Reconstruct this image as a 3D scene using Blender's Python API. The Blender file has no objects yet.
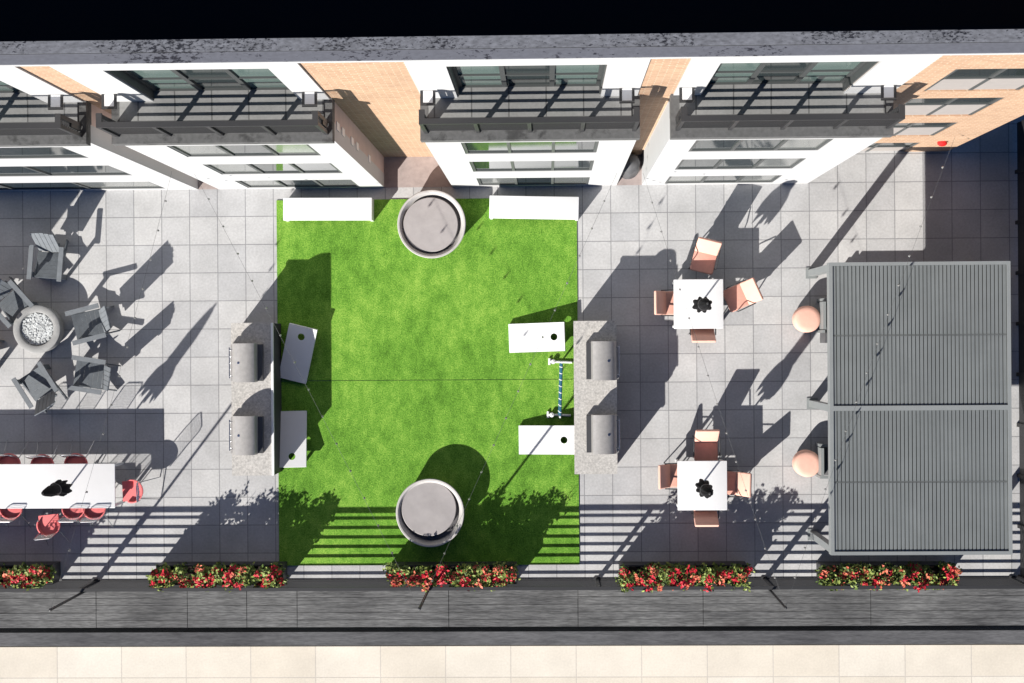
import bpy, math, random
from mathutils import Vector, Matrix
random.seed(7)
C = bpy.context.scene
COL = C.collection
R = math.radians

# ------------------------------------------------------------------ camera
H = 32.0                       # camera height over the terrace
FP = 46.15 * H                 # focal length in pixels
NX, NY = 548.0, 341.0          # where straight down is seen
ROLL = R(-0.42)
cam_d = bpy.data.cameras.new('camera'); cam = bpy.data.objects.new('camera', cam_d); COL.objects.link(cam)
cam_d.sensor_width = 36; cam_d.lens = FP / 1024 * 36; cam_d.clip_end = 2000; cam_d.clip_start = 0.5
nc = Vector(((NX - 512) / FP, -(NY - 341.5) / FP, -1)).normalized()
q = nc.rotation_difference(Vector((0, 0, -1)))
ROT = Matrix.Rotation(ROLL, 3, 'Z') @ q.to_matrix()
cam.matrix_world = Matrix.Translation((0, 0, H)) @ ROT.to_4x4()
C.camera = cam
C.cycles.max_bounces = 6; C.cycles.diffuse_bounces = 1; C.cycles.glossy_bounces = 3

# ------------------------------------------------------------------ light
SUN_EL, SUN_AZ = R(27.8), R(37.5)     # shadows run 37.5 degrees east of up
w = bpy.data.worlds.new('World'); C.world = w; w.use_nodes = True
nt = w.node_tree; nt.nodes.clear()
sky = nt.nodes.new('ShaderNodeTexSky'); sky.sky_type = 'NISHITA'; sky.sun_disc = False
sky.sun_elevation = SUN_EL; sky.sun_rotation = math.pi + SUN_AZ
sky.altitude = 2500; sky.air_density = 0.75; sky.dust_density = 0.0; sky.ozone_density = 7
bg = nt.nodes.new('ShaderNodeBackground'); bg.inputs[1].default_value = 0.05
wo = nt.nodes.new('ShaderNodeOutputWorld')
nt.links.new(sky.outputs[0], bg.inputs[0]); nt.links.new(bg.outputs[0], wo.inputs[0])
sd = bpy.data.lights.new('sun', 'SUN'); sd.energy = 5.0; sd.angle = R(0.5); sd.color = (1, 0.96, 0.90)
sun = bpy.data.objects.new('sun', sd); COL.objects.link(sun)
ldir = Vector((math.sin(SUN_AZ) * math.cos(SUN_EL), math.cos(SUN_AZ) * math.cos(SUN_EL), -math.sin(SUN_EL)))
sun.rotation_euler = ldir.to_track_quat('-Z', 'Y').to_euler()
C.view_settings.view_transform = 'Standard'; C.view_settings.look = 'None'
C.view_settings.exposure = 0.72; C.view_settings.gamma = 1

def P(px, py, z=0.0):
    """point of the place at height z that the photograph shows at pixel (px, py)"""
    d = ROT @ Vector(((px - 512) / FP, -(py - 341.5) / FP, -1))
    t = (z - H) / d.z
    return Vector((d.x * t, d.y * t, z))
PX = 46.15                    # pixels per metre on the terrace

# ------------------------------------------------------------------ materials
def mat(name, col, rough=0.7, metal=0.0, var=0.0, scale=8.0, bump=0.0, bscale=40.0, spec=0.5, detail=4):
    m = bpy.data.materials.new(name); m.use_nodes = True
    n = m.node_tree.nodes; l = m.node_tree.links; b = n['Principled BSDF']
    b.inputs['Roughness'].default_value = rough; b.inputs['Metallic'].default_value = metal
    b.inputs['Specular IOR Level'].default_value = spec
    b.inputs['Base Color'].default_value = (*col, 1)
    if var or bump:
        g = n.new('ShaderNodeNewGeometry')
    if var:
        t = n.new('ShaderNodeTexNoise'); t.inputs['Scale'].default_value = scale; t.inputs['Detail'].default_value = detail
        t.inputs['Roughness'].default_value = 0.65
        l.new(g.outputs['Position'], t.inputs['Vector'])
        r = n.new('ShaderNodeMapRange'); r.inputs[1].default_value = 0.3; r.inputs[2].default_value = 0.7
        r.inputs[3].default_value = 1 - var; r.inputs[4].default_value = 1 + var
        l.new(t.outputs['Fac'], r.inputs[0])
        v = n.new('ShaderNodeVectorMath'); v.operation = 'SCALE'; v.inputs[0].default_value = col
        l.new(r.outputs[0], v.inputs['Scale']); l.new(v.outputs[0], b.inputs['Base Color'])
    if bump:
        t2 = n.new('ShaderNodeTexNoise'); t2.inputs['Scale'].default_value = bscale; t2.inputs['Detail'].default_value = 3
        l.new(g.outputs['Position'], t2.inputs['Vector'])
        bp = n.new('ShaderNodeBump'); bp.inputs['Strength'].default_value = bump; bp.inputs['Distance'].default_value = 0.02
        l.new(t2.outputs['Fac'], bp.inputs['Height']); l.new(bp.outputs[0], b.inputs['Normal'])
    return m

def brickmat(name, c1, c2, mortar, bw, rh, ms, off, axes='xy', origin=(0, 0, 0), rough=0.8, stain=0.12, stscale=1.2, bump=0.3, fine=0.08, bias=0.0, ang=0.0):
    m = bpy.data.materials.new(name); m.use_nodes = True
    n = m.node_tree.nodes; l = m.node_tree.links; b = n['Principled BSDF']
    b.inputs['Roughness'].default_value = rough
    g = n.new('ShaderNodeNewGeometry')
    sub = n.new('ShaderNodeVectorMath'); sub.operation = 'SUBTRACT'; sub.inputs[1].default_value = origin
    l.new(g.outputs['Position'], sub.inputs[0])
    src = sub.outputs[0]
    sx = n.new('ShaderNodeSeparateXYZ'); l.new(src, sx.inputs[0])
    cx = n.new('ShaderNodeCombineXYZ')
    if axes == 'xz':                        # walls: run along x + y, rise along z
        ad = n.new('ShaderNodeMath'); ad.operation = 'ADD'
        l.new(sx.outputs[0], ad.inputs[0]); l.new(sx.outputs[1], ad.inputs[1])
        l.new(ad.outputs[0], cx.inputs[0]); l.new(sx.outputs[2], cx.inputs[1])
    else:
        l.new(sx.outputs[0], cx.inputs[0]); l.new(sx.outputs[1], cx.inputs[1])
    br = n.new('ShaderNodeTexBrick'); br.offset = off; br.squash = 1
    br.inputs['Scale'].default_value = 1; br.inputs['Brick Width'].default_value = bw
    br.inputs['Row Height'].default_value = rh; br.inputs['Mortar Size'].default_value = ms
    br.inputs['Mortar Smooth'].default_value = 0.2; br.inputs['Bias'].default_value = bias
    br.inputs['Color1'].default_value = (*c1, 1); br.inputs['Color2'].default_value = (*c2, 1); br.inputs['Mortar'].default_value = (*mortar, 1)
    l.new(cx.outputs[0], br.inputs['Vector'])
    t = n.new('ShaderNodeTexNoise'); t.inputs['Scale'].default_value = stscale; t.inputs['Detail'].default_value = 6; t.inputs['Roughness'].default_value = 0.6
    l.new(src, t.inputs['Vector'])
    r = n.new('ShaderNodeMapRange'); r.inputs[1].default_value = 0.3; r.inputs[2].default_value = 0.7
    r.inputs[3].default_value = 1 - stain; r.inputs[4].default_value = 1 + stain * 0.5
    l.new(t.outputs['Fac'], r.inputs[0])
    t2 = n.new('ShaderNodeTexNoise'); t2.inputs['Scale'].default_value = 22; t2.inputs['Detail'].default_value = 5
    l.new(src, t2.inputs['Vector'])
    r2 = n.new('ShaderNodeMapRange'); r2.inputs[1].default_value = 0.3; r2.inputs[2].default_value = 0.7
    r2.inputs[3].default_value = 1 - fine; r2.inputs[4].default_value = 1 + fine
    l.new(t2.outputs['Fac'], r2.inputs[0])
    mu = n.new('ShaderNodeMath'); mu.operation = 'MULTIPLY'; l.new(r.outputs[0], mu.inputs[0]); l.new(r2.outputs[0], mu.inputs[1])
    v = n.new('ShaderNodeVectorMath'); v.operation = 'SCALE'; l.new(br.outputs['Color'], v.inputs[0]); l.new(mu.outputs[0], v.inputs['Scale'])
    l.new(v.outputs[0], b.inputs['Base Color'])
    bp = n.new('ShaderNodeBump'); bp.inputs['Strength'].default_value = bump; bp.inputs['Distance'].default_value = 0.01; bp.invert = True
    l.new(br.outputs['Fac'], bp.inputs['Height']); l.new(bp.outputs[0], b.inputs['Normal'])
    return m

def stained(name, base, dark, thr=0.56, scale=6, stretch=(1, 1, 1), rough=0.85, soft=0.06, big=0.4, spread=0.1):
    """base colour with hard blotchy stains, and streaks when stretched"""
    m = bpy.data.materials.new(name); m.use_nodes = True
    n = m.node_tree.nodes; l = m.node_tree.links; b = n['Principled BSDF']; b.inputs['Roughness'].default_value = rough
    g = n.new('ShaderNodeNewGeometry')
    mp = n.new('ShaderNodeVectorMath'); mp.operation = 'MULTIPLY'; mp.inputs[1].default_value = stretch
    l.new(g.outputs['Position'], mp.inputs[0])
    t = n.new('ShaderNodeTexNoise'); t.inputs['Scale'].default_value = scale; t.inputs['Detail'].default_value = 8; t.inputs['Roughness'].default_value = 0.72
    l.new(mp.outputs[0], t.inputs['Vector'])
    tb = n.new('ShaderNodeTexNoise'); tb.inputs['Scale'].default_value = big; tb.inputs['Detail'].default_value = 2
    l.new(g.outputs['Position'], tb.inputs['Vector'])
    a = n.new('ShaderNodeMath'); a.operation = 'MULTIPLY_ADD'; a.inputs[1].default_value = 0.6; l.new(tb.outputs['Fac'], a.inputs[0]); l.new(t.outputs['Fac'], a.inputs[2])
    r = n.new('ShaderNodeMapRange'); r.inputs[1].default_value = thr + 0.3 - soft; r.inputs[2].default_value = thr + 0.3 + soft
    l.new(a.outputs[0], r.inputs[0])
    mx = n.new('ShaderNodeMixRGB'); mx.inputs[1].default_value = (*base, 1); mx.inputs[2].default_value = (*dark, 1); l.new(r.outputs[0], mx.inputs[0])
    t3 = n.new('ShaderNodeTexNoise'); t3.inputs['Scale'].default_value = 14; t3.inputs['Detail'].default_value = 4; l.new(mp.outputs[0], t3.inputs['Vector'])
    r3 = n.new('ShaderNodeMapRange'); r3.inputs[1].default_value = 0.3; r3.inputs[2].default_value = 0.7; r3.inputs[3].default_value = 1 - spread; r3.inputs[4].default_value = 1 + spread
    l.new(t3.outputs['Fac'], r3.inputs[0])
    v = n.new('ShaderNodeVectorMath'); v.operation = 'SCALE'; l.new(mx.outputs[0], v.inputs[0]); l.new(r3.outputs[0], v.inputs['Scale'])
    l.new(v.outputs[0], b.inputs['Base Color'])
    return m

g0 = P(582.5, 213.2); T = 0.611
M = {}
M['tile'] = brickmat('terrace_tile', (.445, .445, .45), (.53, .525, .52), (.26, .26, .265), T, T, 0.010, 0.0, origin=(g0.x - 60 * T, g0.y - 60 * T, 0), stain=0.17, stscale=1.1, fine=0.09)
M['cream'] = brickmat('cream_paving', (.74, .67, .56), (.80, .74, .64), (.60, .55, .48), 1.46, 1.64, 0.012, 0.0, origin=(-40.3, P(500, 677, -1.0).y - 16.4, 0), stain=0.12, stscale=0.8, fine=0.05)
M['brick'] = brickmat('orange_brick', (.45, .265, .165), (.54, .345, .22), (.57, .43, .30), 0.22, 0.085, 0.011, 0.5, axes='xz', origin=(-50, -50, 0), stain=0.10, fine=0.10, bump=0.5)
M['taupe'] = mat('taupe_stucco', (.62, .49, .44), .85, var=.08, scale=2, bump=.2)
M['white'] = mat('white_render', (.56, .56, .56), .75, var=.03, scale=1.5)
M['whitem'] = mat('white_lacquer', (.82, .82, .82), .45, var=.02, scale=3)
M['recess'] = mat('brown_paving', (.40, .33, .31), .85, var=.15, scale=5)
M['coping'] = stained('stained_stone', (.16, .165, .185), (.010, .011, .018), thr=.555, scale=17, stretch=(.8, 1.6, 1), soft=.04, spread=.3, big=.9)
M['copingf'] = stained('weathered_metal_edge', (.15, .155, .18), (.02, .02, .03), thr=.66, scale=10, stretch=(1, 2.5, 1), soft=.03, spread=.1)
M['roof'] = mat('black_membrane', (.012, .012, .014), .9, spec=.2)
M['black'] = mat('black_metal', (.018, .018, .02), .6, var=.2, scale=6)
M['rail'] = mat('dark_bronze_metal', (.035, .035, .037), .5)
M['deck'] = brickmat('balcony_paving', (.22, .22, .22), (.25, .25, .245), (.10, .10, .10), .61, .61, .012, 0, stain=.15, fine=.08)
M['slab'] = stained('dark_slab_edge', (.115, .115, .115), (.05, .05, .05), thr=.6, scale=3, soft=.06, spread=.15)
M['frame'] = mat('grey_window_frame', (.085, .09, .09), .5)
def glassm(name, c, rough=.06):
    m = mat(name, c, rough, spec=.35)
    b = m.node_tree.nodes['Principled BSDF']; b.inputs['IOR'].default_value = 1.45
    return m
M['doorf'] = mat('dark_door_frame', (.06, .065, .065), .5)
M['glass'] = glassm('dark_window_glass', (.035, .045, .045))
M['glassb'] = glassm('window_glass_over_blind', (.20, .21, .20), .12)
M['glassp'] = glassm('pale_green_glass', (.12, .17, .155), .1)
M['panel'] = mat('pale_spandrel_panel', (.36, .33, .31), .7, var=.04)
M['plank'] = stained('weathered_grey_planks', (.17, .17, .168), (.05, .05, .052), thr=.53, scale=2.4, stretch=(.4, 6, 1), soft=.22, spread=.5, big=.6)
M['sill'] = stained('weathered_low_ledge', (.12, .12, .125), (.05, .05, .055), thr=.56, scale=3, stretch=(.5, 4, 1), soft=.2, spread=.25)
M['stone'] = mat('speckled_granite', (.48, .46, .43), .55, var=.35, scale=26, detail=6)
M['cbase'] = mat('dark_counter_base', (.03, .03, .032), .7)
M['steel'] = mat('brushed_steel', (.40, .385, .37), .38, metal=.2, var=.1, scale=12)
M['steeld'] = mat('dark_steel', (.12, .12, .125), .4, metal=.6)
M['chrome'] = mat('chrome', (.6, .6, .62), .25, metal=1)
M['conc'] = mat('pale_cast_concrete', (.50, .48, .46), .8, var=.07, scale=6, bump=.1)
M['pit'] = mat('grey_cast_concrete', (.31, .31, .305), .8, var=.12, scale=7, bump=.1)
M['lid'] = mat('grey_lid', (.37, .345, .34), .7, var=.09, scale=3.5)
M['cdark'] = mat('dark_concrete_inner', (.10, .095, .10), .8)
M['adir'] = mat('slate_grey_polywood', (.16, .175, .19), .65, var=.12, scale=9)
M['adir2'] = mat('slate_grey_slats', (.125, .14, .155), .65, var=.15, scale=9)
M['peach'] = mat('peach_fabric', (.72, .37, .29), .85, var=.06, scale=14, bump=.1)
M['peachl'] = mat('pale_peach_fabric', (.80, .46, .36), .85, var=.05, scale=10)
M['red'] = mat('coral_red_fabric', (.86, .20, .20), .75, var=.06, scale=14)
M['pgrey'] = mat('pergola_grey_aluminium', (.24, .255, .255), .5, var=.05, scale=2)
M['louver'] = mat('louver_grey_aluminium', (.20, .215, .215), .5, var=.10, scale=1.0)
M['louverd'] = mat('louver_channel', (.13, .14, .14), .6)
M['umb'] = mat('black_canvas', (.008, .008, .009), .9, spec=.2)
M['leaf'] = mat('leaf_green', (.10, .16, .03), .6, var=.5, scale=9)
M['leafy'] = mat('leaf_yellow_green', (.24, .30, .06), .6, var=.4, scale=9)
M['fred'] = mat('red_petals', (.58, .012, .03), .6, var=.3, scale=12)
M['forg'] = mat('orange_pink_petals', (.75, .18, .10), .6, var=.3, scale=12)
M['soil'] = mat('soil', (.03, .02, .015), .95)
M['blue'] = mat('blue_plastic', (.02, .10, .17), .5)
M['bulb'] = mat('bulb_glass', (.26, .26, .25), .15)
M['cable'] = mat('cable_grey', (.10, .10, .10), .6)
M['hole'] = mat('hole_black', (.01, .01, .01), .9)
M['glassstone'] = mat('crushed_glass', (.55, .57, .57), .5, var=.25, scale=9, bump=.5, bscale=30)
M['cover'] = mat('grey_vinyl_cover', (.10, .10, .105), .6, var=.2, scale=5)
M['redl'] = mat('red_alarm', (.7, .02, .02), .4)
M['earth'] = mat('ground', (.10, .10, .095), .9, var=.2, scale=.3)

def turfmat():
    m = bpy.data.materials.new('artificial_turf'); m.use_nodes = True
    n = m.node_tree.nodes; l = m.node_tree.links; b = n['Principled BSDF']; b.inputs['Roughness'].default_value = .85
    b.inputs['Specular IOR Level'].default_value = .15
    g = n.new('ShaderNodeNewGeometry')
    def noise(sc, de, ro=.6, st=(1, 1, 1)):
        v = n.new('ShaderNodeVectorMath'); v.operation = 'MULTIPLY'; v.inputs[1].default_value = st; l.new(g.outputs['Position'], v.inputs[0])
        t = n.new('ShaderNodeTexNoise'); t.inputs['Scale'].default_value = sc; t.inputs['Detail'].default_value = de; t.inputs['Roughness'].default_value = ro
        l.new(v.outputs[0], t.inputs['Vector']); return t.outputs['Fac']
    big = noise(.55, 3); mid = noise(4.5, 5, .7, (1, .6, 1)); fin = noise(38, 4, .7)
    def ma(a, k, bb):
        x = n.new('ShaderNodeMath'); x.operation = 'MULTIPLY_ADD'; l.new(a, x.inputs[0]); x.inputs[1].default_value = k
        if isinstance(bb, float): x.inputs[2].default_value = bb
        else: l.new(bb, x.inputs[2])
        return x.outputs[0]
    s = ma(fin, .85, ma(mid, .50, ma(big, .45, 0.0)))
    cr = n.new('ShaderNodeValToRGB'); e = cr.color_ramp.elements
    e[0].position = .66; e[0].color = (.05, .135, .012, 1); e[1].position = 1.12; e[1].color = (.33, .53, .085, 1)
    e2 = cr.color_ramp.elements.new(.87); e2.color = (.14, .325, .035, 1)
    e[-1].position = 1.0
    mr = n.new('ShaderNodeMapRange'); mr.inputs[1].default_value = .68; mr.inputs[2].default_value = 1.12
    l.new(s, mr.inputs[0]); l.new(mr.outputs[0], cr.inputs[0])
    e = cr.color_ramp.elements; e[0].position = 0.0; e[1].position = .5; e[2].position = 1.0
    l.new(cr.outputs[0], b.inputs['Base Color'])
    bp = n.new('ShaderNodeBump'); bp.inputs['Strength'].default_value = .6; bp.inputs['Distance'].default_value = .02
    l.new(fin, bp.inputs['Height']); l.new(bp.outputs[0], b.inputs['Normal'])
    return m
M['turf'] = turfmat()

# ------------------------------------------------------------------ mesh helpers
class MB:
    def __init__(s): s.v = []; s.f = []; s.sm = []
    def add(s, vs, fs, smooth=False):
        o = len(s.v); s.v += [tuple(v) for v in vs]; s.f += [tuple(o + i for i in f) for f in fs]; s.sm += [smooth] * len(fs); return s
    def box(s, x0, x1, y0, y1, z0, z1):
        return s.obox(((x0 + x1) / 2, (y0 + y1) / 2, (z0 + z1) / 2), (abs(x1 - x0) / 2, abs(y1 - y0) / 2, abs(z1 - z0) / 2))
    def obox(s, c, h, rot=None, bev=0.0):
        rot = rot or Matrix.Identity(3); c = Vector(c)
        vs = []
        if bev <= 0:
            for z in (-1, 1):
                for (x, y) in ((-1, -1), (1, -1), (1, 1), (-1, 1)): vs.append(c + rot @ Vector((x * h[0], y * h[1], z * h[2])))
            return s.add(vs, [(3, 2, 1, 0), (4, 5, 6, 7), (0, 1, 5, 4), (1, 2, 6, 5), (2, 3, 7, 6), (3, 0, 4, 7)])
        # rounded slab: bevelled outline rings
        b = min(bev, h[0], h[1]); zb = min(bev, h[2])
        def ring(i, z):
            out = []
            for (sx, sy, a0) in ((1, 1, 0), (-1, 1, 90), (-1, -1, 180), (1, -1, 270)):
                for k in range(4):
                    a = R(a0 + k * 30); out.append(c + rot @ Vector((sx * (h[0] - b) + math.cos(a) * (b - i), sy * (h[1] - b) + math.sin(a) * (b - i), z)))
            return out
        rs = [ring(b * .6, -h[2]), ring(0, -h[2] + zb * .6), ring(0, h[2] - zb * .6), ring(b * .25, h[2] - zb * .15), ring(b * .7, h[2])]
        n = 16; vs = [p for r in rs for p in r]; fs = [tuple(range(n - 1, -1, -1)), tuple(range(4 * n, 5 * n))]
        for k in range(4):
            for i in range(n): fs.append((k * n + i, k * n + (i + 1) % n, (k + 1) * n + (i + 1) % n, (k + 1) * n + i))
        return s.add(vs, fs, True)
    def tube(s, pts, r, n=8, closed=False):
        pts = [Vector(p) for p in pts]; vs = []; m = len(pts)
        for i, p in enumerate(pts):
            if closed: d = pts[(i + 1) % m] - pts[i - 1]
            else: d = pts[min(i + 1, m - 1)] - pts[max(i - 1, 0)]
            d.normalize(); u = d.orthogonal() if abs(d.z) > .95 else d.cross(Vector((0, 0, 1))); u.normalize(); w_ = d.cross(u)
            rr = r[i] if isinstance(r, (list, tuple)) else r
            for k in range(n):
                a = 2 * math.pi * k / n; vs.append(p + u * math.cos(a) * rr + w_ * math.sin(a) * rr)
        fs = []
        for i in range(m if closed else m - 1):
            j = (i + 1) % m
            for k in range(n): fs.append((i * n + k, i * n + (k + 1) % n, j * n + (k + 1) % n, j * n + k))
        if not closed: fs += [tuple(range(n - 1, -1, -1)), tuple((m - 1) * n + k for k in range(n))]
        return s.add(vs, fs, True)
    def lathe(s, prof, n=48, c=(0, 0, 0), rot=None, smooth=True):
        rot = rot or Matrix.Identity(3); vs = []; fs = []; c = Vector(c)
        for (r, z) in prof:
            for k in range(n):
                a = 2 * math.pi * k / n; vs.append(c + rot @ Vector((r * math.cos(a), r * math.sin(a), z)))
        for i in range(len(prof) - 1):
            for k in range(n): fs.append((i * n + k, i * n + (k + 1) % n, (i + 1) * n + (k + 1) % n, (i + 1) * n + k))
        if prof[0][0] > 1e-4: fs.append(tuple(range(n - 1, -1, -1)))
        if prof[-1][0] > 1e-4: fs.append(tuple((len(prof) - 1) * n + k for k in range(n)))
        return s.add(vs, fs, smooth)
    def build(s, name, m, parent=None, loc=None, rz=0.0):
        me = bpy.data.meshes.new(name); me.from_pydata(s.v, [], s.f)
        me.polygons.foreach_set('use_smooth', s.sm); me.materials.append(m)
        if any(s.sm): me.set_sharp_from_angle(angle=R(42))
        o = bpy.data.objects.new(name, me); COL.objects.link(o)
        if parent: o.parent = parent
        if loc: o.location = loc
        o.rotation_euler.z = rz
        return o
def tag(o, label=None, cat=None, group=None, kind=None):
    if label: o['label'] = label
    if cat: o['category'] = cat
    if group: o['group'] = group
    if kind: o['kind'] = kind
    return o
def thing(name, label, cat, loc=(0, 0, 0), rz=0, group=None):
    o = bpy.data.objects.new(name, None); COL.objects.link(o); o.location = loc; o.rotation_euler.z = rz
    o.empty_display_size = .1
    return tag(o, label, cat, group)
def dup(root, loc, rz, label, skip=()):
    def cp(o, par):
        c = o.copy(); COL.objects.link(c)
        if par: c.parent = par
        for ch in list(o.children): cp(ch, c)
        return c
    kids = list(root.children)
    r = root.copy(); COL.objects.link(r); r.location = loc; r.rotation_euler.z = rz; r['label'] = label
    for ch in kids: cp(ch, r)
    return r
RX = lambda a: Matrix.Rotation(a, 3, 'X')
RY = lambda a: Matrix.Rotation(a, 3, 'Y')
RZ = lambda a: Matrix.Rotation(a, 3, 'Z')

# ------------------------------------------------------------------ ground, paving, turf
YF = P(544, 186).y            # plane of the white bays
YB = P(544, 155.5).y          # plane of the brick wall
YE = P(544, 578.5).y          # terrace edge (line of the railing)
XL = -26.0
XR = P(1015, 400).x
tag(MB().box(-900, 900, -900, 900, -16.2, -16).build('ground', M['earth']), kind='structure')
tag(MB().box(XL, XR + .3, YE, 13, -.35, 0).build('terrace_paving', M['tile']), kind='structure')
tx0, tx1, ty0, ty1 = P(278, 380).x, P(578, 380).x, P(430, 565).y, P(430, 199).y
tm = MB()
seam = P(430, 380).y
tm.box(tx0, tx1, ty0, seam - .006, .001, .022); tm.box(tx0, tx1, seam + .006, ty1, .001, .022)
tag(tm.build('turf', M['turf']), kind='structure')
mb = MB()
xb = lambda p: P(p, 186).x
BAY = [(-95, 198, -60, 169), (219, 384.3, 250, 361), (452.5, 616.5, 480, 588), (641.8, 807.5, 663.5, 771)]
for a, b_ in ((384.3, 452.5), (616.5, 641.8), (198, 219)):
    mb.box(xb(a) - .0, xb(b_) + .0, YF - .0, YB, .002, .006)
tag(mb.build('recess_paving', M['recess']), kind='structure')
# cream paving of the level outside
yl = P(544, 646, -1.0).y
tag(MB().box(XL, 30, yl - 14, yl, -1.6, -1.0).build('lower_paving', M['cream']), kind='structure')

# ------------------------------------------------------------------ the building
bld = thing('apartment_building', 'white and brick apartment block with black balconies behind the terrace', 'building', (0, YB, 0))
def bp(m_, name, mt, par=None):                 # world coordinates -> child of the building
    o = m_.build(name, mt, par or bld)
    if par is None: o.location = (0, -YB, 0)
    return o
ZT = .357 * H                                   # top of the parapet
XC = P(947, 152).x                              # right-hand corner of the building
# brick wall with the window openings at the right end
wx0, wxm, wx1 = P(831, 154).x, P(867, 154).x, P(904, 154).x
rows = [(.243, .277, .305), (.159, .197, .2216), (.076, .1124, .1332), (0.0, .022, .046)]
rows = [tuple(v * H for v in r) for r in rows]
mb = MB(); dep = .35
ZD = .246 * H; ZTD = .332 * H
mb.box(XL, wx0, YB, YB + dep, 0, ZD); mb.box(XL, wx0, YB, YB + dep, ZTD, ZT - .32)
_x = XL
for (_a, _b) in ((-60, 169), (250, 361), (480, 588), (663.5, 771)):
    mb.box(_x, P(_a, 186).x, YB, YB + dep, ZD, ZTD); _x = P(_b, 186).x
mb.box(_x, wx0, YB, YB + dep, ZD, ZTD)
mb.box(wx1, XC, YB, YB + dep, 0, ZT - .32)
zz = 0.0
for r in reversed(rows):
    if r[0] > zz: mb.box(wx0, wx1, YB, YB + dep, zz, r[0])
    zz = r[2]
mb.box(wx0, wx1, YB, YB + dep, zz, ZT - .32)
mb.box(XC - .35, XC, YB + dep, YB + 14, 0, ZT - .32)
bp(mb, 'brick_wall', M['brick'])
for i, r in enumerate(rows):
    f = MB(); t = .06
    f.box(wx0, wx1, YB + .012, YB + .07, r[2] - t, r[2]); f.box(wx0, wx1, YB + .012, YB + .07, r[1] - t / 2, r[1] + t / 2)
    for x in (wx0 + t / 2, wxm, wx1 - t / 2): f.box(x - t / 2, x + t / 2, YB + .012, YB + .07, r[0], r[2] - t)
    fo = bp(f, 'window', M['frame'])
    g = MB(); g.box(wx0 + t, wx1 - t, YB + .03, YB + .05, r[1], r[2] - t); g.build('pane', M['glass'], fo)
    g = MB(); g.box(wx0 + .002, wx1 - .002, YB + .025, YB + .06, r[0], r[1] - t / 2); g.build('spandrel_panel', M['panel'], fo)
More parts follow.
